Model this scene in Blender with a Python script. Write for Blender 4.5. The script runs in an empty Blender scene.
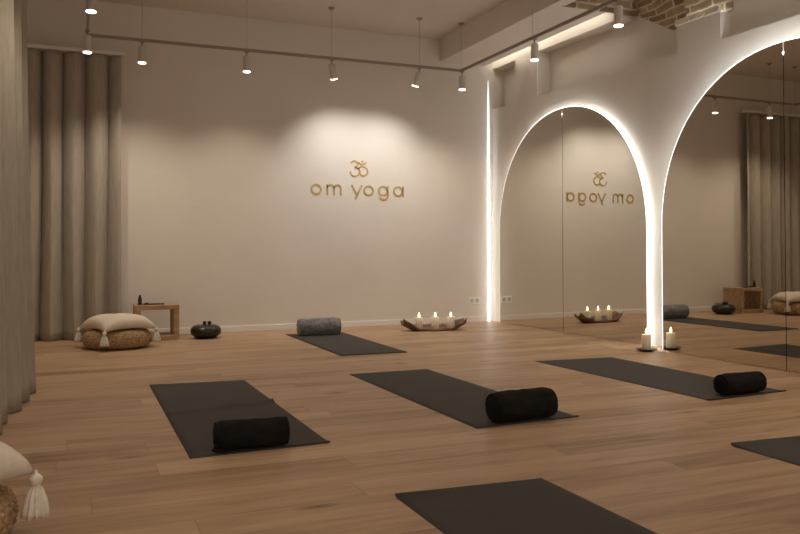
import bpy, bmesh, math, random
from mathutils import Vector, Matrix, noise
sc = bpy.context.scene
C = sc.collection
PI = math.pi
rnd = random.Random(7)

# ---------------------------------------------------------------- camera
YAW, PITCH, ROLL, CAM_H, FPX, CY = 0.39624298, 0.01685374, -0.0022619, 0.881865, 790.951, 235.9876
F = Vector((math.sin(YAW)*math.cos(PITCH), math.cos(YAW)*math.cos(PITCH), math.sin(PITCH)))
R = Vector((math.cos(YAW), -math.sin(YAW), 0.0)); U = R.cross(F)
R2 = R*math.cos(ROLL) + U*math.sin(ROLL); U2 = -R*math.sin(ROLL) + U*math.cos(ROLL)
cam = bpy.data.objects.new('camera', bpy.data.cameras.new('camera')); C.objects.link(cam)
M = Matrix((R2, U2, -F)).transposed().to_4x4(); M.translation = (0, 0, CAM_H)
cam.matrix_world = M
cam.data.sensor_width = 36; cam.data.lens = FPX*36/800; cam.data.shift_y = (CY-267)/800
cam.data.clip_start = 0.02
sc.camera = cam
# ---------------------------------------------------------------- world, exposure, lamps outside the frame
w = bpy.data.worlds.new('world'); sc.world = w; w.use_nodes = True
WORLD = (1.0, 0.86, 0.72); WORLD_STR = 0.85
w.node_tree.nodes['Background'].inputs[0].default_value = (*WORLD, 1)
w.node_tree.nodes['Background'].inputs[1].default_value = WORLD_STR
vs = sc.view_settings; vs.view_transform = 'Standard'; vs.look = 'None'; vs.exposure = 0.0; vs.gamma = 1.0
vs.use_curve_mapping = False
WARM = (1.0, 0.845, 0.69); LEDC = (0.95, 0.98, 1.0)
DOWN_W, LOGO_W, LED_E, CORNER_E, COVE_E, FLAME_E = 35, 37, 36.0, 5.0, 30.0, 22.0

def spot(name, loc, target, watts, angle, blend, parent=None, radius=0.03, col=None):
    l = bpy.data.lights.new(name, 'SPOT'); l.energy = watts; l.color = col or WARM
    l.spot_size = math.radians(angle); l.spot_blend = blend; l.shadow_soft_size = radius
    o = bpy.data.objects.new(name, l); C.objects.link(o)
    o.location = loc
    o.rotation_euler = (Vector(target)-Vector(loc)).to_track_quat('-Z', 'Y').to_euler()
    if parent: o.parent = parent
    return o
# the track goes on towards and past the camera: its further lamps
for x, y in ((4.02, 4.0), (4.02, 2.7), (4.02, 1.3), (0.143, 4.6), (0.143, 3.0), (0.143, 1.4)):
    spot('track_lamp_beam', (x, y, 2.66), (x, y, 0), DOWN_W, 125, 1.0)

# ---------------------------------------------------------------- materials
def mat(name, col, rough=0.6, metal=0.0, var=0.0, vscale=8.0, bump=0.0, bscale=60.0, sheen=0.0, emit=None, estr=0.0, sss=0.0, spec=0.5, stretch=None):
    m = bpy.data.materials.new(name); m.use_nodes = True
    nt = m.node_tree; b = nt.nodes['Principled BSDF']
    b.inputs['Base Color'].default_value = (*col, 1); b.inputs['Roughness'].default_value = rough
    b.inputs['Metallic'].default_value = metal; b.inputs['Specular IOR Level'].default_value = spec
    if sheen: b.inputs['Sheen Weight'].default_value = sheen
    if sss:
        b.inputs['Subsurface Weight'].default_value = sss; b.inputs['Subsurface Radius'].default_value = (0.05, 0.03, 0.015)
        b.inputs['Subsurface Scale'].default_value = 0.6
    if emit:
        b.inputs['Emission Color'].default_value = (*emit, 1); b.inputs['Emission Strength'].default_value = estr
    tc = nt.nodes.new('ShaderNodeTexCoord'); mp = nt.nodes.new('ShaderNodeMapping')
    if stretch: mp.inputs['Scale'].default_value = stretch
    nt.links.new(tc.outputs['Object'], mp.inputs['Vector'])
    if var:
        n = nt.nodes.new('ShaderNodeTexNoise'); n.inputs['Scale'].default_value = vscale; n.inputs['Detail'].default_value = 5
        nt.links.new(mp.outputs[0], n.inputs['Vector'])
        r = nt.nodes.new('ShaderNodeValToRGB')
        r.color_ramp.elements[0].position = 0.3; r.color_ramp.elements[1].position = 0.7
        r.color_ramp.elements[0].color = (*[max(0, c*(1-var)) for c in col], 1)
        r.color_ramp.elements[1].color = (*[min(1, c*(1+var)) for c in col], 1)
        nt.links.new(n.outputs['Fac'], r.inputs[0]); nt.links.new(r.outputs[0], b.inputs['Base Color'])
    if bump:
        n2 = nt.nodes.new('ShaderNodeTexNoise'); n2.inputs['Scale'].default_value = bscale; n2.inputs['Detail'].default_value = 4
        nt.links.new(mp.outputs[0], n2.inputs['Vector'])
        bp = nt.nodes.new('ShaderNodeBump'); bp.inputs['Strength'].default_value = bump; bp.inputs['Distance'].default_value = 0.01
        nt.links.new(n2.outputs['Fac'], bp.inputs['Height']); nt.links.new(bp.outputs[0], b.inputs['Normal'])
    return m

PLASTER = mat('plaster', (0.74, 0.685, 0.615), 0.9, var=0.03, vscale=1.5, bump=0.12, bscale=25)
CEILM = mat('ceiling_plaster', (0.70, 0.64, 0.57), 0.9, var=0.03, vscale=1.0)
SKIRT = mat('white_skirting', (0.80, 0.77, 0.72), 0.5)
CURTAIN = mat('olive_linen', (0.385, 0.345, 0.28), 0.95, var=0.10, vscale=40, bump=0.25, bscale=300, sheen=0.1, stretch=(1, 1, 0.15))
MATM = mat('dark_rubber', (0.035, 0.029, 0.0245), 0.78, var=0.12, vscale=5, bump=0.25, bscale=400)
BLACKF = mat('black_cotton', (0.010, 0.009, 0.008), 0.95, var=0.3, vscale=20, bump=0.4, bscale=120, spec=0.2)
GREYF = mat('grey_fleece', (0.20, 0.195, 0.19), 0.98, var=0.35, vscale=30, bump=0.9, bscale=110, sheen=0.2)
LINEN = mat('cream_linen', (0.66, 0.58, 0.47), 0.95, var=0.06, vscale=30, bump=0.3, bscale=200)
TASSELM = mat('cream_yarn', (0.72, 0.66, 0.57), 0.95, var=0.12, vscale=60)
OAK = mat('oak_stool', (0.40, 0.265, 0.145), 0.55, var=0.28, vscale=6, bump=0.15, bscale=40, stretch=(1, 4, 4))
DRIFT = mat('dark_driftwood', (0.14, 0.065, 0.030), 0.45, var=0.55, vscale=14, bump=0.8, bscale=30, stretch=(0.4, 2, 2))
BLACKG = mat('black_lacquer', (0.012, 0.011, 0.010), 0.28, var=0.2, vscale=5)
BLACKM = mat('matt_black', (0.015, 0.013, 0.012), 0.6, var=0.2, vscale=10)
SLATE = mat('dark_slate', (0.05, 0.042, 0.036), 0.5, var=0.2, vscale=12)
GOLD = mat('brushed_gold', (0.56, 0.385, 0.15), 0.45, metal=0.35, var=0.10, vscale=20)
LAMPW = mat('lamp_white', (0.62, 0.56, 0.49), 0.5)
TRACKM = mat('track_grey', (0.30, 0.25, 0.20), 0.5)
CABLE = mat('cable_grey', (0.35, 0.30, 0.24), 0.6)
RAILM = mat('rail_white', (0.82, 0.79, 0.74), 0.5)
LENS = mat('lamp_glow', (1, 0.95, 0.85), 0.4, emit=(1, 0.90, 0.74), estr=6.0)
LED = mat('led_glow', (1, 1, 1), 0.5, emit=LEDC, estr=LED_E*0.46)
LEDCORNER = mat('led_corner_glow', (1, 1, 1), 0.5, emit=LEDC, estr=CORNER_E)
LED2 = mat('led_glow_right', (1, 1, 1), 0.5, emit=LEDC, estr=LED_E*1.2)
LEDRIM = mat('led_rim_glow', (1, 1, 1), 0.5, emit=LEDC, estr=3.0)
LEDCOVE = mat('led_cove_glow', (1, 1, 1), 0.5, emit=LEDC, estr=COVE_E)
WAX = mat('ivory_wax', (0.86, 0.78, 0.62), 0.45, sss=0.5)
FLAME = mat('flame_glow', (1, 0.7, 0.3), 0.5, emit=(1.0, 0.70, 0.32), estr=FLAME_E)
WICKM = mat('burnt_wick', (0.02, 0.015, 0.01), 0.9)
SOCKETM = mat('socket_white', (0.88, 0.87, 0.85), 0.35)
SOCKETD = mat('socket_recess', (0.55, 0.53, 0.50), 0.5)
_nt = LEDCORNER.node_tree; _tc = _nt.nodes.new('ShaderNodeTexCoord'); _sx = _nt.nodes.new('ShaderNodeSeparateXYZ'); _mr = _nt.nodes.new('ShaderNodeMapRange')
_mr.inputs['From Min'].default_value = 1.7; _mr.inputs['From Max'].default_value = 2.95; _mr.inputs['To Min'].default_value = CORNER_E; _mr.inputs['To Max'].default_value = 0.35
_nt.links.new(_tc.outputs['Object'], _sx.inputs[0]); _nt.links.new(_sx.outputs['Z'], _mr.inputs[0]); _nt.links.new(_mr.outputs[0], _nt.nodes['Principled BSDF'].inputs['Emission Strength'])
MIRROR = mat('tinted_mirror', (0.70, 0.665, 0.595), 0.0, metal=1.0)
BACKING = mat('mirror_backing', (0.02, 0.018, 0.016), 0.9)

def floor_mat():
    m = bpy.data.materials.new('oak_planks'); m.use_nodes = True; nt = m.node_tree; b = nt.nodes['Principled BSDF']
    L = nt.links.new; N = nt.nodes.new
    tc = N('ShaderNodeTexCoord')
    br = N('ShaderNodeTexBrick'); br.offset = 0.0
    br.inputs['Scale'].default_value = 1.0; br.inputs['Brick Width'].default_value = 1.9; br.inputs['Row Height'].default_value = 0.19
    br.inputs['Mortar Size'].default_value = 0.0012; br.inputs['Mortar Smooth'].default_value = 0.3; br.inputs['Bias'].default_value = 0.0
    br.inputs['Color1'].default_value = (0.0, 0.0, 0.0, 1); br.inputs['Color2'].default_value = (1, 1, 1, 1); br.inputs['Mortar'].default_value = (0.5, 0.5, 0.5, 1)
    sy = N('ShaderNodeSeparateXYZ'); L(tc.outputs['Object'], sy.inputs[0])
    dv = N('ShaderNodeMath'); dv.operation = 'DIVIDE'; dv.inputs[1].default_value = 0.19; L(sy.outputs['Y'], dv.inputs[0])
    fl = N('ShaderNodeMath'); fl.operation = 'FLOOR'; L(dv.outputs[0], fl.inputs[0])
    wn = N('ShaderNodeTexWhiteNoise'); wn.noise_dimensions = '1D'; L(fl.outputs[0], wn.inputs['W'])
    mx = N('ShaderNodeMath'); mx.operation = 'MULTIPLY_ADD'; mx.inputs[1].default_value = 1.9; L(wn.outputs['Value'], mx.inputs[0]); L(sy.outputs['X'], mx.inputs[2])
    cb = N('ShaderNodeCombineXYZ'); L(mx.outputs[0], cb.inputs['X']); L(sy.outputs['Y'], cb.inputs['Y']); L(cb.outputs[0], br.inputs['Vector'])
    # shift the grain per plank
    sep = N('ShaderNodeVectorMath'); sep.operation = 'MULTIPLY_ADD'
    sep.inputs[1].default_value = (3.7, 11.3, 5.1); L(br.outputs['Color'], sep.inputs[0]); L(tc.outputs['Object'], sep.inputs[2])
    mp = N('ShaderNodeMapping'); mp.inputs['Scale'].default_value = (0.8, 10.0, 1); L(sep.outputs[0], mp.inputs['Vector'])
    g = N('ShaderNodeTexNoise'); g.inputs['Scale'].default_value = 2.2; g.inputs['Detail'].default_value = 8; g.inputs['Roughness'].default_value = 0.62; g.inputs['Distortion'].default_value = 0.5
    L(mp.outputs[0], g.inputs['Vector'])
    mp2 = N('ShaderNodeMapping'); mp2.inputs['Scale'].default_value = (0.5, 1.6, 1); L(sep.outputs[0], mp2.inputs['Vector'])
    g2 = N('ShaderNodeTexNoise'); g2.inputs['Scale'].default_value = 1.4; g2.inputs['Detail'].default_value = 3; L(mp2.outputs[0], g2.inputs['Vector'])
    mix = N('ShaderNodeMix'); mix.data_type = 'FLOAT'; mix.inputs[0].default_value = 0.45
    L(g.outputs['Fac'], mix.inputs[2]); L(g2.outputs['Fac'], mix.inputs[3])
    add = N('ShaderNodeMath'); add.operation = 'MULTIPLY_ADD'; add.inputs[1].default_value = 0.085; L(br.outputs['Color'], add.inputs[0]); L(mix.outputs[0], add.inputs[2])
    r = N('ShaderNodeValToRGB'); e = r.color_ramp.elements
    e[0].position = 0.36; e[0].color = (0.215, 0.130, 0.072, 1)
    e[1].position = 0.80; e[1].color = (0.53, 0.37, 0.235, 1)
    k = e.new(0.55); k.color = (0.40, 0.262, 0.158, 1)
    L(add.outputs[0], r.inputs[0])
    # knots
    vo = N('ShaderNodeTexVoronoi'); vo.inputs['Scale'].default_value = 1.0
    mp3 = N('ShaderNodeMapping'); mp3.inputs['Scale'].default_value = (1.4, 4.2, 1); L(tc.outputs['Object'], mp3.inputs['Vector']); L(mp3.outputs[0], vo.inputs['Vector'])
    kr = N('ShaderNodeValToRGB'); kr.color_ramp.elements[0].position = 0.02; kr.color_ramp.elements[0].color = (0.42, 0.36, 0.30, 1); kr.color_ramp.elements[1].position = 0.14; kr.color_ramp.elements[1].color = (1, 1, 1, 1)
    L(vo.outputs['Distance'], kr.inputs[0])
    mu = N('ShaderNodeMix'); mu.data_type = 'RGBA'; mu.blend_type = 'MULTIPLY'; mu.inputs[0].default_value = 1.0
    L(r.outputs[0], mu.inputs[6]); L(kr.outputs[0], mu.inputs[7])
    # plank joints
    mj = N('ShaderNodeMix'); mj.data_type = 'RGBA'; L(br.outputs['Fac'], mj.inputs[0]); L(mu.outputs[2], mj.inputs[6]); mj.inputs[7].default_value = (0.20, 0.12, 0.07, 1)
    L(mj.outputs[2], b.inputs['Base Color'])
    b.inputs['Roughness'].default_value = 0.48; b.inputs['Specular IOR Level'].default_value = 0.30
    bp = N('ShaderNodeBump'); bp.inputs['Strength'].default_value = 0.12; bp.inputs['Distance'].default_value = 0.004
    L(g.outputs['Fac'], bp.inputs['Height']); L(bp.outputs[0], b.inputs['Normal'])
    return m
FLOORM = floor_mat()

def brick_mat():
    m = bpy.data.materials.new('old_brick'); m.use_nodes = True; nt = m.node_tree; b = nt.nodes['Principled BSDF']
    L = nt.links.new; N = nt.nodes.new
    tc = N('ShaderNodeTexCoord'); br = N('ShaderNodeTexBrick')
    br.inputs['Scale'].default_value = 1.0; br.inputs['Brick Width'].default_value = 0.25; br.inputs['Row Height'].default_value = 0.082
    br.inputs['Mortar Size'].default_value = 0.012; br.inputs['Mortar Smooth'].default_value = 0.25
    br.inputs['Color1'].default_value = (0.26, 0.18, 0.105, 1); br.inputs['Color2'].default_value = (0.44, 0.32, 0.19, 1); br.inputs['Mortar'].default_value = (0.62, 0.54, 0.42, 1)
    n = N('ShaderNodeTexNoise'); n.inputs['Scale'].default_value = 7; n.inputs['Detail'].default_value = 4
    ma = N('ShaderNodeVectorMath'); ma.operation = 'MULTIPLY_ADD'; ma.inputs[1].default_value = (0.05, 0.03, 0); L(tc.outputs['UV'], n.inputs['Vector'])
    L(n.outputs['Color'], ma.inputs[0]); L(tc.outputs['UV'], ma.inputs[2]); L(ma.outputs[0], br.inputs['Vector'])
    mu = N('ShaderNodeMix'); mu.data_type = 'RGBA'; mu.blend_type = 'OVERLAY'; mu.inputs[0].default_value = 0.55; L(br.outputs['Color'], mu.inputs[6]); L(n.outputs['Fac'], mu.inputs[7])
    L(mu.outputs[2], b.inputs['Base Color']); b.inputs['Roughness'].default_value = 0.9
    bp = N('ShaderNodeBump'); bp.inputs['Strength'].default_value = 0.6; bp.inputs['Distance'].default_value = 0.02; bp.invert = True
    L(br.outputs['Fac'], bp.inputs['Height']); L(bp.outputs[0], b.inputs['Normal'])
    return m
BRICK = brick_mat()

# ---------------------------------------------------------------- mesh helpers
def obj(name, bm, m=None, parent=None, smooth=False, loc=None, bevel=0.0, seg=2):
    me = bpy.data.meshes.new(name); bmesh.ops.recalc_face_normals(bm, faces=bm.faces); bm.to_mesh(me); bm.free()
    o = bpy.data.objects.new(name, me); C.objects.link(o)
    if m: me.materials.append(m)
    if smooth:
        for p in me.polygons: p.use_smooth = True
    if parent: o.parent = parent
    if loc: o.location = loc
    if bevel:
        md = o.modifiers.new('bevel', 'BEVEL'); md.width = bevel; md.segments = seg; md.limit_method = 'ANGLE'
    return o
def tag(o, label, cat, group=None):
    o['label'] = label; o['category'] = cat
    if group: o['group'] = group
    return o
def thing(name, label, cat, loc=(0, 0, 0), rz=0.0, group=None):
    o = bpy.data.objects.new(name, None); C.objects.link(o); o.empty_display_size = 0.1
    o.location = loc; o.rotation_euler = (0, 0, rz)
    return tag(o, label, cat, group)
def struct(name, bm, m, parent=None, **k):
    o = obj(name, bm, m, parent, **k); o['kind'] = 'structure'; return o
def box(bm, x0, x1, y0, y1, z0, z1, T=None):
    v = [bm.verts.new((x, y, z)) for x in (x0, x1) for y in (y0, y1) for z in (z0, z1)]
    if T:
        for p in v: p.co = T(p.co)
    for f in ((0, 1, 3, 2), (4, 6, 7, 5), (0, 4, 5, 1), (2, 3, 7, 6), (0, 2, 6, 4), (1, 5, 7, 3)):
        bm.faces.new([v[i] for i in f])
    return bm
def lathe(bm, prof, n=32, disp=None, closed=True):
    rings = []
    for k, (r, z) in enumerate(prof):
        if r < 1e-6: rings.append([bm.verts.new((0, 0, z))]); continue
        ring = []
        for i in range(n):
            a = 2*PI*i/n; rr, zz = (r, z) if not disp else disp(r, z, a, k)
            ring.append(bm.verts.new((rr*math.cos(a), rr*math.sin(a), zz)))
        rings.append(ring)
    for A, B in zip(rings, rings[1:]):
        for i in range(n):
            j = (i+1) % n
            if len(A) == 1 and len(B) > 1: bm.faces.new((A[0], B[i], B[j]))
            elif len(B) == 1 and len(A) > 1: bm.faces.new((A[i], A[j], B[0]))
            elif len(A) > 1: bm.faces.new((A[i], A[j], B[j], B[i]))
    return bm
def tube(bm, pts, r, n=8, closed=False, cap=True):
    pts = [Vector(p) for p in pts]; rings = []
    for i, p in enumerate(pts):
        a = pts[i-1] if (i > 0 or closed) else p; b = pts[(i+1) % len(pts)] if (i < len(pts)-1 or closed) else p
        t = (b-a).normalized(); u = t.cross(Vector((0, 0, 1)))
        if u.length < 1e-3: u = t.cross(Vector((0, 1, 0)))
        u.normalize(); v = t.cross(u)
        rr = r[i] if isinstance(r, (list, tuple)) else r
        rings.append([bm.verts.new(p + rr*(u*math.cos(2*PI*k/n)+v*math.sin(2*PI*k/n))) for k in range(n)])
    pairs = list(zip(rings, rings[1:])) + ([(rings[-1], rings[0])] if closed else [])
    for A, B in pairs:
        for k in range(n): bm.faces.new((A[k], A[(k+1) % n], B[(k+1) % n], B[k]))
    if cap and not closed: bm.faces.new(rings[0]); bm.faces.new(rings[-1])
    return bm
def copy_tree(o, parent=None):
    c = o.copy(); C.objects.link(c)
    if parent: c.parent = parent
    for ch in list(o.children): copy_tree(ch, c)
    return c
def rod(bm, x, y, z0, z1, r, n=16):
    return tube(bm, [(x, y, z0), (x, y, z1)], r, n)

# ---------------------------------------------------------------- room shell
YB = 8.529; XL = -1.0; YF = -1.2; ZC = 3.40; ZS = 3.13
TW = math.tan(math.radians(1.8)); XW0 = 4.81
def xw(y): return XW0 + (YB-y)*TW
struct('floor', box(bmesh.new(), XL-0.1, 5.6, YF, YB+0.1, -0.06, 0.0), FLOORM)
bm = bmesh.new(); box(bm, XL-0.1, 5.6, YB, YB+0.12, 0, 3.8); struct('wall_back', bm, PLASTER)
bm = bmesh.new(); box(bm, XL-0.1, XL, YF, YB, 0, 3.8); struct('wall_left', bm, PLASTER)
bm = bmesh.new(); box(bm, XL, 4.72, YB-0.014, YB, 0, 0.065); struct('baseboard_back', bm, SKIRT, bevel=0.004)
# ceiling field and the dropped beam along the mirror wall
bm = bmesh.new(); box(bm, XL, 4.10, YF, YB, ZC, ZC+0.1); struct('ceiling', bm, CEILM)
BR0, BR1 = 6.15, 4.90               # the gap in the beam where the brick shows
bm = bmesh.new()
box(bm, 4.09, 4.64, BR0, YB, ZS, 3.55); box(bm, 4.64, 4.70, BR0, YB, ZS, ZS+0.012); box(bm, 4.695, 4.70, BR0, YB, ZS+0.012, ZS+0.042); box(bm, 4.09, 4.70, YF, BR1, ZS, 3.55); box(bm, 4.09, 4.22, BR1, BR0, ZS, 3.55)
box(bm, 4.64, 5.0, BR0, YB, ZS+0.13, 3.55); box(bm, 4.70, 5.3, YF, BR1, ZS+0.09, 3.55)
struct('ceiling_beam', bm, PLASTER)
# arch wall with its recesses (all on a line turned slightly off the back wall)
def WT(co): return Vector((co.x + xw(co.y), co.y, co.z))
bm = bmesh.new()
def wbox(x0, x1, y0, y1, z0, z1): box(bm, x0, x1, y0, y1, z0, z1, WT)
RZ = 2.6; D = 0.17
wbox(0, 0.3, YF, YB, 0, RZ)
wbox(D, 0.3, YF, YB, RZ, 3.5)
wbox(0, D, BR0, YB, 3.10, 3.3); wbox(0, D, YF, BR1, 3.10, 3.3); wbox(0.10, D, YF, 4.945, RZ, 3.10)
wbox(0, D, 7.565, 8.02, RZ, 3.10)                      # pier between the first two recesses
wbox(0, D, 4.945, 5.43, RZ, 2.83)                         # pier under the brick
struct('wall_right', bm, PLASTER)
bm = bmesh.new(); box(bm, -0.012, 0, 5.70, 5.79, 0, 0.008, WT); struct('baseboard_right', bm, SKIRT)
# brick vault seen through the gap
bm = bmesh.new(); uvl = bm.loops.layers.uv.new('UVMap'); NY, NA = 24, 18; grid = []
for i in range(NY+1):
    y = 6.40 + (BR1-6.40)*i/NY
    if y > 5.43: x0 = xw(y)+D+0.002; z0 = 2.83 + 0.43*max(0, (y-5.66)/0.74)
    else: x0 = xw(y)+0.085; z0 = 2.835
    row = []
    for j in range(NA+1):
        a = PI/2*j/NA; x = x0-(x0-4.2)*(1-math.cos(a)); z = z0+(3.62-z0)*math.sin(a)
        row.append((bm.verts.new((x, y, z)), (y, 0.9*a+z0)))
    grid.append(row)
for i in range(NY):
    for j in range(NA):
        q4 = [grid[i][j], grid[i+1][j], grid[i+1][j+1], grid[i][j+1]]
        f = bm.faces.new([v for v, _ in q4])
        for l, (_, uv) in zip(f.loops, q4): l[uvl].uv = uv
for yy, ny in ((BR0-0.002, 0), (BR1+0.002, 0)):           # end faces of the gap
    vv = [bm.verts.new(c) for c in ((4.2, yy, ZS), (5.1, yy, ZS), (5.1, yy, 3.7), (4.2, yy, 3.7))]
    f = bm.faces.new(vv)
    for l in f.loops: l[uvl].uv = (l.vert.co.x, l.vert.co.z)
o = struct('ceiling_vault', bm, BRICK); 
md = o.modifiers.new('thick', 'SOLIDIFY'); md.thickness = 0.03; md.offset = 1
bm = bmesh.new()
for k in range(3): y0 = 4.952+k*0.168; box(bm, -0.008, 0.022, y0, y0+0.160, 2.832, 2.886-0.004*(k % 2), WT)
struct('trim_2', bm, mat('pale_brick', (0.78, 0.70, 0.56), 0.9, var=0.12, vscale=14, bump=0.4), bevel=0.006)
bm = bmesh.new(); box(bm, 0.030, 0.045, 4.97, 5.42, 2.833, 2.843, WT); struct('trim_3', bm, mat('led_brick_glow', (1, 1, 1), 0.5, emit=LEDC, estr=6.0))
# light coves: along the beam and up the corner
bm = bmesh.new(); box(bm, 4.655, 4.675, BR0+0.03, YB-0.03, ZS+0.014, ZS+0.022); struct('trim_1', bm, LEDCOVE)
bm = bmesh.new(); box(bm, 4.738, 4.754, YB-0.010, YB-0.002, 0.0, 2.95); o = obj('led_strip', bm, LEDCORNER)
tag(o, 'tall white LED light strip in the corner beside the left arched mirror', 'light strip')

# ---------------------------------------------------------------- arched mirrors
def arch(yc, ry, zc, rz, inset=0.0, n=48, ex=2.08):
    pts = []
    for i in range(n+1):
        a = PI*i/n; c, s = math.cos(a), math.sin(a)
        c = math.copysign(abs(c)**(2/ex), c); s = abs(s)**(2/ex)
        pts.append((yc + (ry-inset)*c, zc + (rz-inset)*s))
    return [(yc+ry-inset, 0.003)] + pts + [(yc-ry+inset, 0.003)]
def mirror(label, loc, rz, tilt, ry, zc, rzz, gap_led, xled, ledm):
    t = thing('arched_mirror', label, 'mirror', loc, 0, 'arched wall mirrors')
    t.rotation_euler = (0, tilt, rz)
    P = arch(0, ry, zc, rzz)
    for side in (1, -1):
        pts = [p for p in P if p[0]*side > 0.02]
        zt = P[len(P)//2][1]
        pts = pts + ([(0.003, zt), (0.003, 0.003)] if side > 0 else [(-0.003, 0.003), (-0.003, zt)])
        bm = bmesh.new(); a = [bm.verts.new((0, y, z)) for y, z in pts]; b = [bm.verts.new((0.007, y, z)) for y, z in pts]
        bm.faces.new(a); bm.faces.new(b[::-1])
        for i in range(len(pts)): j = (i+1) % len(pts); bm.faces.new((a[i], a[j], b[j], b[i]))
        obj('mirror_panel', bm, MIRROR, t)
    Q = arch(0, ry, zc, rzz, 0.10)
    bm = bmesh.new(); a = [bm.verts.new((0.0075, y, z)) for y, z in Q]; b = [bm.verts.new((gap_led+0.012, y, z)) for y, z in Q]
    bm.faces.new(a); bm.faces.new(b[::-1])
    for i in range(len(Q)): j = (i+1) % len(Q); bm.faces.new((a[i], a[j], b[j], b[i]))
    obj('backing_board', bm, BACKING, t)
    E = arch(0, ry, zc, rzz, -0.0045)
    bm = bmesh.new(); tube(bm, [(0.006, y, max(z, 0.006)) for y, z in E], 0.004, 6)
    obj('light_rim', bm, LEDRIM, t, smooth=True)
    E = arch(0, ry, zc, rzz, 0.055)
    bm = bmesh.new(); tube(bm, [(xled, y, max(z, 0.02)) for y, z in E], 0.008, 6)
    obj('led_strip', bm, ledm, t, smooth=True)
    return t
A1, A2 = math.radians(1.5), math.radians(0.8)
mirror('left arched wall mirror with glowing edge, reflecting the gold lettering', (4.775+(8.31-7.04)*math.tan(A1), 7.04, 0), A1, math.radians(0.0), 1.272, 1.06, 1.312, 0.024, 0.026, LED)
mirror('right arched wall mirror with glowing edge, reflecting the curtain and wooden stool', (4.735+(5.48-4.18)*math.tan(A2), 4.18, 0), A2, 0.0, 1.26, 1.07, 1.307, 0.105, 0.085, LED2)

# ---------------------------------------------------------------- curtains
def curtain(label, A, B, z0, z1, lam, amp, seed, flare=0.0, lean=0.0):
    A = Vector(A); B = Vector(B); d = (B-A); Lg = d.length; d.normalize(); nrm = Vector((-d.y, d.x))
    rr = random.Random(seed); nw = int(Lg/lam); cols = nw*18; rows = 36
    ph = [rr.uniform(-0.7, 0.7) for _ in range(nw+2)]; am = [rr.uniform(0.65, 1.35) for _ in range(nw+2)]
    bm = bmesh.new(); g = []
    for r in range(rows+1):
        v = r/rows; z = z1 + (z0-z1)*v; row = []
        for c in range(cols+1):
            u = c/18; k = int(u); f = u-k
            pa = ph[k]*(1-f)+ph[min(k+1, nw+1)]*f; aa = am[k]*(1-f)+am[min(k+1, nw+1)]*f
            wv = noise.noise((u*0.7+seed, z*0.55, seed*1.7))
            phs = 2*PI*u + pa + 0.9*wv*v
            off = amp*aa*(0.85+0.25*v)*(2.6*(0.5+0.5*math.sin(phs))**(2.6-1.2*v) - 0.9) + 0.012*wv
            along = Lg*c/cols + 0.32*lam/(2*PI)*math.sin(2*phs)*1.4
            fl = flare*max(0, (v-0.93)/0.07)**2*(0.5+0.5*math.sin(phs))
            p = A + d*along + nrm*(off-fl-lean*v*v)
            row.append(bm.verts.new((p.x, p.y, z)))
        g.append(row)
    for r in range(rows):
        for c in range(cols): bm.faces.new((g[r][c], g[r][c+1], g[r+1][c+1], g[r+1][c]))
    o = obj('curtain', bm, CURTAIN, None, smooth=True)
    md = o.modifiers.new('thick', 'SOLIDIFY'); md.thickness = 0.003; md.offset = 0
    return tag(o, label, 'curtain')
curtain('pleated olive beige curtain hanging across the back wall beside the pouf and stool', (-0.70, 8.39), (0.488, 8.39), 0.006, 2.83, 0.176, 0.042, 3, 0.0)
curtain('long olive beige curtain along the left side, nearest the camera', (-0.50, 3.2), (-0.305, 5.47), 0.006, 3.35, 0.26, 0.055, 11, 0.04, 0.06)
r = thing('curtain_rail', 'slim white curtain rail above the pleated back curtain', 'curtain rail', (0, 8.39, 2.845))
obj('rail', box(bmesh.new(), -0.75, 0.52, -0.045, 0.018, -0.014, 0.020), RAILM, r, bevel=0.003)
for x in (-0.5, 0.0, 0.42): obj('bracket', box(bmesh.new(), x-0.015, x+0.015, 0.018, YB-8.39, -0.004, 0.012), RAILM, r)
r = thing('curtain_rail', 'curtain rail at ceiling level over the long curtain nearest the camera', 'curtain rail', (0, 0, 3.37))
bm = bmesh.new(); tube(bm, [(-0.50, 3.2, 0.0), (-0.305, 5.47, 0.0)], 0.012, 8); obj('rail', bm, RAILM, r)
for f in (0.1, 0.5, 0.9):
    bm = bmesh.new(); rod(bm, -0.50+0.195*f, 3.2+2.27*f, 0, 0.03, 0.01, 8); obj('bracket', bm, RAILM, r)

# ---------------------------------------------------------------- track and spotlights
TX0, TX1, TY, TZ = 0.143, 4.02, 7.83, 2.87
t = thing('lighting_track', 'slim lighting track suspended on cables along the back and side walls', 'lighting track', (0, 0, TZ))
h = 0.011
obj('track_rail', box(bmesh.new(), TX0-h, TX1+h, TY-h, TY+h, -0.014, 0.014), TRACKM, t, bevel=0.002)
obj('track_rail', box(bmesh.new(), TX0-h, TX0+h, -0.6, TY-h, -0.014, 0.014), TRACKM, t, bevel=0.002)
obj('track_rail', box(bmesh.new(), TX1-h, TX1+h, -0.6, TY-h, -0.014, 0.014), TRACKM, t, bevel=0.002)
for x, y in ((TX0, TY), (0.63, TY), (1.625, TY), (2.51, TY), (3.51, TY), (TX1, TY), (TX1, 6.36), (TX1, 5.1), (TX0, 6.36), (TX0, 4.6)):
    bm = bmesh.new(); rod(bm, x, y, 0.014, ZC-TZ-0.025, 0.0018, 6); cb = obj('suspension_cable', bm, CABLE, t)
    bm = bmesh.new(); lathe(bm, [(0, -0.028), (0.012, -0.028), (0.034, -0.006), (0.036, 0.0), (0, 0)], 20)
    obj('canopy', bm, TRACKM, cb, loc=(x, y, ZC-TZ), smooth=False)
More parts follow.
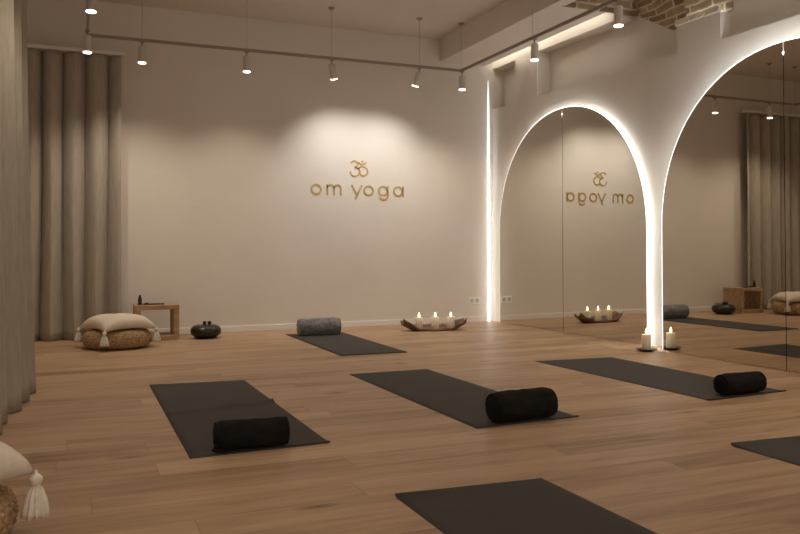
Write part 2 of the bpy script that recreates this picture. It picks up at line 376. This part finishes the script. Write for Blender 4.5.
def spotlight(label, x, y, tilt=None, watts=DOWN_W, angle=125, blend=1.0, target=None):
    s = thing('track_spotlight', label, 'spotlight', (x, y, TZ-0.014), 0, 'track spotlights')
    bm = bmesh.new(); box(bm, -0.02, 0.02, -0.014, 0.014, -0.012, 0); rod(bm, 0, 0, -0.055, -0.010, 0.007, 10); obj('track_adapter', bm, TRACKM, s)
    hd = bpy.data.objects.new('lamp_head', None)
    bm = bmesh.new(); lathe(bm, [(0, 0), (0.030, 0.0), (0.035, -0.006), (0.035, -0.150), (0.0, -0.150)], 28)
    hd = obj('lamp_housing', bm, LAMPW, s, loc=(0, 0, -0.048))
    bm = bmesh.new(); lathe(bm, [(0, -0.1505), (0.036, -0.1505), (0.037, -0.154), (0.033, -0.160), (0, -0.162)], 28)
    obj('lamp_lens', bm, LENS, hd, smooth=True)
    tg = Vector(target) if target else Vector((x, y, 0))
    if target:
        hd.rotation_euler = (tg-Vector((x, y, TZ-0.062))).to_track_quat('-Z', 'Y').to_euler() if tilt is None else tilt
    d = (tg-Vector((x, y, TZ-0.062))).normalized(); p = Vector((0, 0, -0.048)) + d*0.175
    l = spot('lamp_beam', p, p+d, watts, angle, blend, s, 0.02, (1.0, 0.96, 0.90) if target else None)
    return s
spotlight('track spotlight at the back left corner of the track, above the curtain', TX0, 7.60)
spotlight('track spotlight above the wooden stool on the back run of the track', 0.63, TY)
spotlight('track spotlight on the back run, left of the one lighting the logo', 1.625, TY)
spotlight('track spotlight tilted right towards the wall logo', 2.51, TY, watts=LOGO_W, angle=118, blend=1.0, target=(3.10, YB, 0.80))
spotlight('track spotlight tilted left towards the wall logo', 3.51, TY, watts=LOGO_W, angle=118, blend=1.0, target=(3.10, YB, 0.80))
spotlight('track spotlight at the back right corner of the track', TX1, TY-0.02)
spotlight('track spotlight in front of the left arched mirror', TX1, 6.33)
spotlight('track spotlight below the exposed brick, between the two arches', TX1, 5.1)
spotlight('track spotlight on the left run, highest in the picture', TX0, 6.28)

# ---------------------------------------------------------------- wall logo
lg = thing('wall_logo', 'gold om symbol and om yoga lettering on the back wall', 'sign', (0, YB, 0))
def ribbons(name, paths, wd, parent, dep=0.005):
    bm = bmesh.new()
    for pts in paths:
        closed = pts[0] == pts[-1] and len(pts) > 3
        P = [Vector(p) for p in (pts[:-1] if closed else pts)]; n = len(P); Lf, Rt = [], []
        for i, p in enumerate(P):
            a = P[i-1] if (i > 0 or closed) else p; b = P[(i+1) % n] if (i < n-1 or closed) else p
            tt = (b-a).normalized(); nn = Vector((-tt.y, tt.x)); ext = Vector((0, 0))
            if not closed and i in (0, n-1): ext = tt*(wd*0.15)*(-1 if i == 0 else 1)
            Lf.append(p+nn*wd/2+ext); Rt.append(p-nn*wd/2+ext)
        V = [[bm.verts.new((q.x, y, q.y)) for q in S] for S in (Lf, Rt) for y in (-dep, -0.0005)]
        lf, lb, rf, rb = V
        for i in range(n if closed else n-1):
            j = (i+1) % n
            bm.faces.new((lf[i], lf[j], rf[j], rf[i])); bm.faces.new((lb[i], rb[i], rb[j], lb[j]))
            bm.faces.new((lf[i], lb[i], lb[j], lf[j])); bm.faces.new((rf[i], rf[j], rb[j], rb[i]))
        if not closed:
            for i in (0, n-1): bm.faces.new((lf[i], rf[i], rb[i], lb[i]))
    return obj(name, bm, GOLD, parent)
def circ(cx, cz, rx, rz, a0=0, a1=360, n=32):
    full = abs(a1-a0) >= 359.9
    p = [(cx+rx*math.cos(math.radians(a0+(a1-a0)*i/n)), cz+rz*math.sin(math.radians(a0+(a1-a0)*i/n))) for i in range(n+1)]
    if full: p[-1] = p[0]
    return p
def smooth(pts, n=8):
    P = [Vector(p) for p in pts]; out = []
    for i in range(len(P)-1):
        p0 = P[max(i-1, 0)]; p1 = P[i]; p2 = P[i+1]; p3 = P[min(i+2, len(P)-1)]
        for k in range(n):
            u = k/n
            q = 0.5*((2*p1)+(p2-p0)*u+(2*p0-5*p1+4*p2-p3)*u*u+(3*p1-p0-3*p2+p3)*u**3); out.append((q.x, q.y))
    out.append(tuple(P[-1])); return out
SW = 0.020
zb, zt = 1.503, 1.612; zm = (zb+zt)/2; rr = (zt-zb)/2 - 0.003
ribbons('letter', [circ(2.551, zm, rr+0.003, rr)], SW, lg)
mx0, mx1 = 2.681, 2.840; mm = (mx0+mx1)/2; ra = (mx1-mx0)/4
ribbons('letter', [[(mx0, zb-0.006), (mx0, zt+0.004)], [(mx0, zt-ra)]+circ(mx0+ra, zt-ra, ra, ra, 180, 0, 12)+[(mm, zb-0.006)], [(mm, zt-ra)]+circ(mm+ra, zt-ra, ra, ra, 180, 0, 12)+[(mx1, zb-0.006)]], SW, lg)
ribbons('letter', [[(2.972, zt+0.004), (3.033, zb+0.002)], [(3.094, zt+0.004), (3.036, zb-0.004), (3.018, zb-0.042)]], SW, lg)
ribbons('letter', [circ(3.177, zm, rr+0.004, rr)], SW, lg)
ribbons('letter', [circ(3.355, zm, rr+0.002, rr), [(3.415, zt+0.004), (3.415, zb)] + circ(3.360, zb, 0.055, 0.045, 0, -150, 14)], SW, lg)
ribbons('letter', [circ(3.545, zm, rr+0.002, rr), [(3.607, zt+0.004), (3.607, zb-0.006)]], SW, lg)
ribbons('om_symbol', [smooth([(2.962, 1.868), (2.995, 1.893), (3.034, 1.882), (3.044, 1.850), (3.010, 1.822)]),
    smooth([(3.010, 1.822), (3.055, 1.808), (3.070, 1.770), (3.045, 1.730), (3.005, 1.719), (2.966, 1.738), (2.953, 1.772)]),
    smooth([(3.050, 1.800), (3.075, 1.828), (3.118, 1.831), (3.155, 1.806), (3.165, 1.772), (3.145, 1.737), (3.110, 1.726), (3.074, 1.740)]),
    smooth([(3.055, 1.882), (3.075, 1.862), (3.105, 1.858), (3.130, 1.868), (3.143, 1.886)]), [(3.090, 1.893), (3.110, 1.893)]], 0.017, lg)

# ---------------------------------------------------------------- socket
s = thing('wall_socket', 'white double wall socket beside the lit corner', 'socket', (4.541, YB, 0.258))
obj('socket_plate', box(bmesh.new(), -0.082, 0.082, -0.009, -0.0004, -0.043, 0.043), SOCKETM, s, bevel=0.004)
for x in (-0.038, 0.038):
    bm = bmesh.new(); lathe(bm, [(0.024, 0.0), (0.026, 0.003), (0.022, 0.003), (0.020, 0.0), (0, 0.0)], 24)
    bm.transform(Matrix.Rotation(PI/2, 4, 'X')); o = obj('socket_outlet', bm, SOCKETD, s, loc=(x, -0.0095, 0))

# ---------------------------------------------------------------- yoga mats
def yoga_mat(label, nl, nr, fr, fl, curl=(), crease=None, seed=0):
    nu, nv = 14, 44; bm = bmesh.new(); g = []
    nl, nr, fr, fl = (Vector(p) for p in (nl, nr, fr, fl)); cen = (nl+nr+fr+fl)/4
    for j in range(nv+1):
        v = j/nv; row = []
        for i in range(nu+1):
            u = i/nu
            p = (nl*(1-u)+nr*u)*(1-v)+(fl*(1-u)+fr*u)*v
            z = 0.0
            for (cu, cv, hh) in curl:                       # lifted corners and ends
                du = abs(u-cu); dv = abs(v-cv)*3.0
                z += hh*max(0, 1-du/0.9)**1*max(0, 1-dv/0.10)**2
            if crease:
                z += 0.018*math.exp(-((v-crease-0.05*u)/0.014)**2)*(0.4+0.6*u)
            row.append(bm.verts.new((p.x-cen.x, p.y-cen.y, z)))
        g.append(row)
    for j in range(nv):
        for i in range(nu): bm.faces.new((g[j][i], g[j][i+1], g[j+1][i+1], g[j+1][i]))
    o = obj('yoga_mat', bm, MATM, None, smooth=True, loc=(cen.x, cen.y, 0.0005))
    md = o.modifiers.new('thick', 'SOLIDIFY'); md.thickness = 0.006; md.offset = 1
    return tag(o, label, 'yoga mat', 'yoga mats on the floor')
mats = [
 yoga_mat('dark mat on the left with a crease across it and a black bolster', (0.474, 3.433), (1.101, 3.464), (1.096, 5.361), (0.485, 5.363), [(1, 0, 0.010), (0, 1, 0.010)], 0.515),
 yoga_mat('dark mat in the middle of the floor under a black bolster', (1.849, 3.448), (2.472, 3.481), (2.436, 5.313), (1.825, 5.315), [(1, 0, 0.008)]),
 yoga_mat('dark mat in front of the arched mirrors under a black bolster', (3.426, 3.546), (4.09, 3.60), (4.080, 5.298), (3.375, 5.346), [(0, 0, 0.010), (1, 0, 0.008)]),
 yoga_mat('dark mat by the back wall under the grey bolster', (2.08, 6.244), (2.668, 6.229), (2.675, 7.99), (2.075, 8.02), []),
 yoga_mat('dark empty mat cut off by the bottom edge', (1.08, 0.79), (1.69, 0.79), (1.681, 2.616), (1.075, 2.62), [(0, 1, 0.012)]),
 yoga_mat('dark empty mat cut off by the right edge', (2.74, 0.87), (3.35, 0.87), (3.342, 2.72), (2.732, 2.704), [(0, 1, 0.014)]),
]
MT = 0.0067
# ---------------------------------------------------------------- bolsters
def bolster(label, x, y, length, dia, m, rz=0.0, seed=0, soft=0.0, loop=False):
    R0 = dia/2; t = thing('bolster', label, 'bolster', (x, y, MT), rz, 'bolsters on the yoga mats')
    bm = bmesh.new(); prof = []
    hl = length/2; ce = 0.034 + soft*0.02; nL = 30
    for i in range(nL+1):
        s = -hl + length*i/nL; e = hl-abs(s)
        r = R0 if e > ce else R0*(0.80+0.20*math.sqrt(max(0, 1-((ce-e)/ce)**2)))
        prof.append((r, s))
    def disp(r, z, a, k):
        q = noise.noise((math.cos(a)*2.2+seed, math.sin(a)*2.2, z*7+seed))*0.006*(1+soft*0.6) + noise.noise((math.cos(a)*6, math.sin(a)*6+seed, z*22))*0.0025*(1+soft)
        return r+q-0.004, z
    lathe(bm, prof, 40, disp)
    bm.transform(Matrix.Rotation(PI/2, 4, 'Y')); 
    for v in bm.verts:                                       # the weight flattens the underside
        v.co.z = max(v.co.z, -R0*0.90) + R0*0.90
    # close the ends
    bm.verts.ensure_lookup_table()
    b = obj('bolster_cover', bm, m, t, smooth=True)
    for sgn in (-1, 1):
        bm = bmesh.new(); lathe(bm, [(R0*0.80, 0.0), (R0*0.74, 0.006), (R0*0.4, 0.011), (0, 0.013)], 36)
        bm.transform(Matrix.Rotation(sgn*PI/2, 4, 'Y')); bm.transform(Matrix.Translation((sgn*(hl-0.003), 0, 0)))
        for v in bm.verts: v.co.z = max(v.co.z, -R0*0.88) + R0*0.90
        obj('end_panel', bm, m, t, smooth=True)
        bm = bmesh.new(); tube(bm, [(sgn*(hl-0.001-0.002), R0*0.83*math.cos(a), max(R0*0.83*math.sin(a), -R0*0.84)+R0*0.90) for a in [2*PI*i/36 for i in range(36)]], 0.0055, 6, closed=True)
        obj('piping', bm, m, t, smooth=True)
    if loop:
        bm = bmesh.new(); tube(bm, [(-hl+0.02, -R0*0.55, R0*0.5), (-hl-0.012, -R0*0.62, R0*0.42), (-hl-0.018, -R0*0.66, R0*0.22), (-hl-0.004, -R0*0.60, 0.008), (-hl+0.03, -R0*0.45, 0.006)], 0.008, 8)
        obj('carry_loop', bm, m, t, smooth=True)
    return t
bolster('black bolster with a loop at its end on the creased left mat', 0.750, 3.505, 0.315, 0.136, BLACKF, 0.0, 1, 0.3, True)
bolster('black bolster on the middle mat', 2.158, 3.535, 0.355, 0.160, BLACKF, 0.05, 5, 0.2)
bolster('black bolster on the mat in front of the mirrors', 3.755, 3.640, 0.315, 0.135, BLACKF, 0.04, 9, 0.3)
bolster('fuzzy grey bolster on the mat by the back wall', 2.375, 7.84, 0.43, 0.185, GREYF, -0.02, 13, 1.0)

# ---------------------------------------------------------------- poufs, pillows, tassels
def wicker_mat():
    m = mat('woven_wicker', (0.36, 0.235, 0.12), 0.8, var=0.35, vscale=45, bump=0.4, bscale=80); return m
WICKER = wicker_mat()
def pouf(label, x, y, rad, h, rz=0):
    bm = bmesh.new(); prof = [(0, 0.0)]; nP = 40
    for i in range(nP+1):
        a = -PI/2 + PI*i/nP
        ca = abs(math.cos(a))**0.75; sa = math.copysign(abs(math.sin(a))**0.9, math.sin(a))
        prof.append((max(0.02, rad*(0.55+0.45*ca)), h/2+h/2*sa))
    prof.append((0, h))
    def disp(r, z, a, k):
        row = k/42*13; rb = int(row); s = math.sin(a*40 + (PI if rb % 2 else 0) + row*1.2); bnd = math.sin(PI*(row-rb))
        return r + 0.006*s*bnd + 0.008*bnd - 0.012, min(max(z, 0.0), h)
    lathe(bm, prof, 204, disp)
    o = obj('wicker_pouf', bm, WICKER, None, smooth=True, loc=(x, y, 0.0)); o.rotation_euler = (0, 0, rz)
    return tag(o, label, 'pouf')
def pillow(label, x, y, z, size, th, rz, drop, hang=0.012):
    t = thing('pillow', label, 'pillow', (x, y, z), rz)
    bm = bmesh.new(); n = 30; S = {}
    hs = size/2
    for side in (1, -1):
        for i in range(n+1):
            for j in range(n+1):
                u = -1+2*i/n; v = -1+2*j/n
                if side == -1 and (i in (0, n) or j in (0, n)): S[side, i, j] = S[1, i, j]; continue
                pu = u*(1-0.05*(1-abs(v)**2)*abs(u)**3); pv = v*(1-0.05*(1-abs(u)**2)*abs(v)**3)
                tk = th/2*((1-abs(u)**3.4)*(1-abs(v)**3.4))**0.42
                r2 = (u*u+v*v)
                zz = side*tk*(1.0 if side > 0 else 0.75) - drop*(min(r2, 2)/2)**2.2
                zz += 0.006*noise.noise((u*3+x, v*3+y, side*1.0))*(1-max(abs(u), abs(v))**4)
                S[side, i, j] = bm.verts.new((pu*hs, pv*hs, zz))
    for side in (1, -1):
        for i in range(n):
            for j in range(n):
                q = [S[side, i, j], S[side, i+1, j], S[side, i+1, j+1], S[side, i, j+1]]
                bm.faces.new(q if side > 0 else q[::-1])
    zmin = min(v.co.z for v in bm.verts if abs(v.co.x) < hs*0.85 and abs(v.co.y) < hs*0.85)
    for v in bm.verts: v.co.z -= zmin
    obj('cushion_cover', bm, LINEN, t, smooth=True)
    zc = -drop - zmin
    def tassel(cx, cy, sc=1.0):
        bm = bmesh.new()
        def d(r, z, a, k): return (r*(1+0.13*math.sin(a*11)+0.05*math.sin(a*23+1)) if z < -0.034 else r), z
        pr = [(0, 0.012), (0.0045, 0.011), (0.005, 0.0), (0.010, -0.001), (0.018, -0.010), (0.019, -0.020), (0.013, -0.031), (0.011, -0.034), (0.018, -0.044), (0.027, -0.070), (0.034, -0.105), (0.036, -0.125), (0.020, -0.128), (0, -0.122)]
        lathe(bm, [(a*sc, b*sc) for a, b in pr], 66, d)
        o = obj('tassel', bm, TASSELM, t, smooth=True, loc=(cx, cy, zc+hang))
        return o
    dg = hs-0.003
    for sx, sy in ((1, 1), (1, -1), (-1, 1), (-1, -1)): tassel(sx*dg, sy*dg, size/0.5*0.98)
    return t
pouf('round woven wicker pouf beside the back curtain', 0.41, 7.62, 0.305, 0.17)
pillow('cream tasselled pillow on the wicker pouf beside the back curtain', 0.41, 7.62, 0.171, 0.50, 0.145, math.radians(24), 0.065)
pouf('round woven wicker pouf at the lower left corner', -0.450, 2.68, 0.312, 0.18)
pillow('cream tasselled pillow on the wicker pouf at the lower left corner', -0.450, 2.68, 0.186, 0.52, 0.175, math.radians(38), 0.04, -0.006)

# ---------------------------------------------------------------- stool and the things on it
st = thing('box_stool', 'low square wooden box stool against the back wall', 'stool', (0.795, 8.0, 0), 0)
Wd, Dp, Hh, Tk = 0.41, 0.32, 0.345, 0.052
obj('top_board', box(bmesh.new(), -Wd/2, Wd/2, 0, Dp, Hh-0.045, Hh), OAK, st, bevel=0.004)
for sx in (-1, 1):
    x0, x1 = (-Wd/2, -Wd/2+Tk) if sx < 0 else (Wd/2-Tk, Wd/2)
    obj('side_panel', box(bmesh.new(), x0, x1, 0, Dp, 0, Hh-0.0452), OAK, st, bevel=0.004)
obj('bottom_board', box(bmesh.new(), -Wd/2+Tk+0.0003, Wd/2-Tk-0.0003, 0, Dp, 0.0, 0.05), OAK, st, bevel=0.004)
bm = bmesh.new(); lathe(bm, [(0, 0), (0.022, 0), (0.024, 0.01), (0.018, 0.022), (0.020, 0.045), (0.017, 0.065), (0.011, 0.072), (0.013, 0.082), (0.010, 0.095), (0, 0.099)], 24)
o = obj('figurine', bm, BLACKM, None, smooth=True, loc=(0.64, 8.11, Hh+0.0005)); tag(o, 'small upright black figurine standing on the wooden stool', 'figurine')
bm = bmesh.new()
for i, (x0, x1, z) in enumerate(((-0.10, 0.10, 0.0),)):
    box(bm, x0, x1, -0.025, 0.025, 0, 0.012); box(bm, x0+0.012, x0+0.05, -0.018, 0.018, 0.012, 0.02)
o = obj('incense_tray', bm, BLACKM, None, loc=(0.77, 8.10, Hh+0.0005), bevel=0.004); o.rotation_euler = (0, 0, -0.1)
tag(o, 'flat dark incense tray lying on the wooden stool', 'tray')

# ---------------------------------------------------------------- tongue drum with mallets
DX, DY = 1.265, 8.06
dr = thing('tongue_drum', 'round black tongue drum on the floor by the back wall', 'drum', (DX, DY, 0))
bm = bmesh.new(); pr = [(0, 0.0), (0.075, 0.0), (0.105, 0.006)]
for i in range(21):
    a = -1.1 + (PI/2+1.1)*i/20; pr.append((0.060+0.092*math.cos(a)**0.8 if i < 20 else 0, 0.072+0.062*math.sin(a)))
lathe(bm, pr, 44); obj('drum_body', bm, BLACKG, dr, smooth=True)
for k in range(6):
    bm = bmesh.new(); tube(bm, [(0.045*math.cos(a)+0.085*math.cos(k*PI/3+0.5), 0.045*math.sin(a)*0.6+0.085*math.sin(k*PI/3+0.5), 0.1185) for a in [PI*1.7*i/14 for i in range(15)]], 0.0016, 5)
    obj('drum_tongue', bm, BLACKM, dr)
for k, (x, lab) in enumerate(((-0.018, 'black mallet resting on the round drum, left of the pair'), (0.030, 'black mallet resting on the round drum, right of the pair'))):
    m = thing('mallet', lab, 'mallet', (DX+x, DY-0.035, 0.137), 0.0, 'mallets on the drum')
    bm = bmesh.new(); lathe(bm, [(0, -0.018)]+[(0.020*math.cos(-PI/2+PI*i/12), 0.020*math.sin(-PI/2+PI*i/12)) for i in range(1, 12)]+[(0, 0.020)], 20)
    obj('mallet_head', bm, BLACKM, m, smooth=True, loc=(0, 0, 0.017))
    bm = bmesh.new(); tube(bm, [(0, 0.012, 0.016), (0.01, 0.14, 0.004)], 0.0045, 8); obj('mallet_stick', bm, BLACKM, m)

# ---------------------------------------------------------------- candles
def candle(label, x, y, z, h, r, group=None):
    c = thing('pillar_candle', label, 'candle', (x, y, z), 0, group)
    bm = bmesh.new(); lathe(bm, [(0, 0), (r-0.002, 0), (r, 0.003), (r, h-0.004), (r-0.003, h), (r-0.006, h-0.001), (r*0.6, h-0.008), (0, h-0.010)], 32)
    obj('wax_body', bm, WAX, c, smooth=True)
    bm = bmesh.new(); rod(bm, 0, 0, h-0.010, h+0.008, 0.0015, 6); obj('wick', bm, WICKM, c)
    bm = bmesh.new(); lathe(bm, [(0, 0.002), (0.005, 0.006), (0.0085, 0.014), (0.008, 0.024), (0.0045, 0.036), (0.0015, 0.046), (0, 0.050)], 16)
    obj('flame', bm, FLAME, c, smooth=True, loc=(0, 0, h+0.001))
    return c
# driftwood tray
TXc, TYc, Tang = 3.675, 7.83, math.atan2(-0.09, 0.73)
tr = thing('driftwood_tray', 'long dark driftwood tray holding three lit candles by the back wall', 'tray', (TXc, TYc, 0), Tang)
bm = bmesh.new(); nL, nW = 40, 12; top = []; bot = []
for i in range(nL+1):
    s = -1+2*i/nL; rt, rb = [], []
    hw = 0.125*(1-abs(s)**3*0.55)*(1+0.18*noise.noise((s*3, 0.3, 1)))
    lift = 0.075*max(0, (abs(s)-0.5)/0.5)**1.2
    for j in range(nW+1):
        u = -1+2*j/nW
        rim = 0.038*abs(u)**3*(1+0.9*noise.noise((s*4.5, u*0.7+(3 if u > 0 else 0), 7)))
        if u < 0: rim *= 0.30 + 0.70*min(1, max(0, (abs(s)-0.45)/0.4))
        zt = 0.016 + lift + rim + 0.003*noise.noise((s*14, u*5, 2))
        zb = max(0.0, zt-0.026-0.006*(1-abs(u))) if abs(s) > 0.4 or abs(u) > 0.5 else 0.0
        rt.append(bm.verts.new((s*0.365, u*hw, zt))); rb.append(bm.verts.new((s*0.360, u*hw*0.93, zb)))
    top.append(rt); bot.append(rb)
for i in range(nL):
    for j in range(nW):
        bm.faces.new((top[i][j], top[i+1][j], top[i+1][j+1], top[i][j+1])); bm.faces.new((bot[i][j], bot[i][j+1], bot[i+1][j+1], bot[i+1][j]))
    for j in (0, nW): bm.faces.new((top[i][j], bot[i][j], bot[i+1][j], top[i+1][j]))
for i in (0, nL):
    for j in range(nW): bm.faces.new((top[i][j], top[i][j+1], bot[i][j+1], bot[i][j]))
obj('tray_body', bm, DRIFT, tr, smooth=True)
for sx, lab in ((-0.170, 'leftmost of the three lit candles on the driftwood tray'), (0.015, 'middle one of the three lit candles on the driftwood tray'), (0.195, 'rightmost of the three lit candles on the driftwood tray')):
    candle(lab, TXc+sx*math.cos(Tang), TYc+sx*math.sin(Tang), 0.019, 0.125, 0.040, 'candles on the driftwood tray')
CX, CYY = 4.60, 5.49
bm = bmesh.new(); lathe(bm, [(0, 0.0), (0.05, 0.0), (0.060, 0.006), (0.088, 0.018), (0.090, 0.021), (0.086, 0.0215), (0.058, 0.012), (0, 0.010)], 40)
o = obj('candle_dish', bm, SLATE, None, smooth=True, loc=(CX, CYY, 0.0)); tag(o, 'shallow dark dish under the candle between the arched mirrors', 'dish')
candle('single lit candle in a dark dish between the arched mirrors', CX, CYY, 0.0105, 0.135, 0.039)
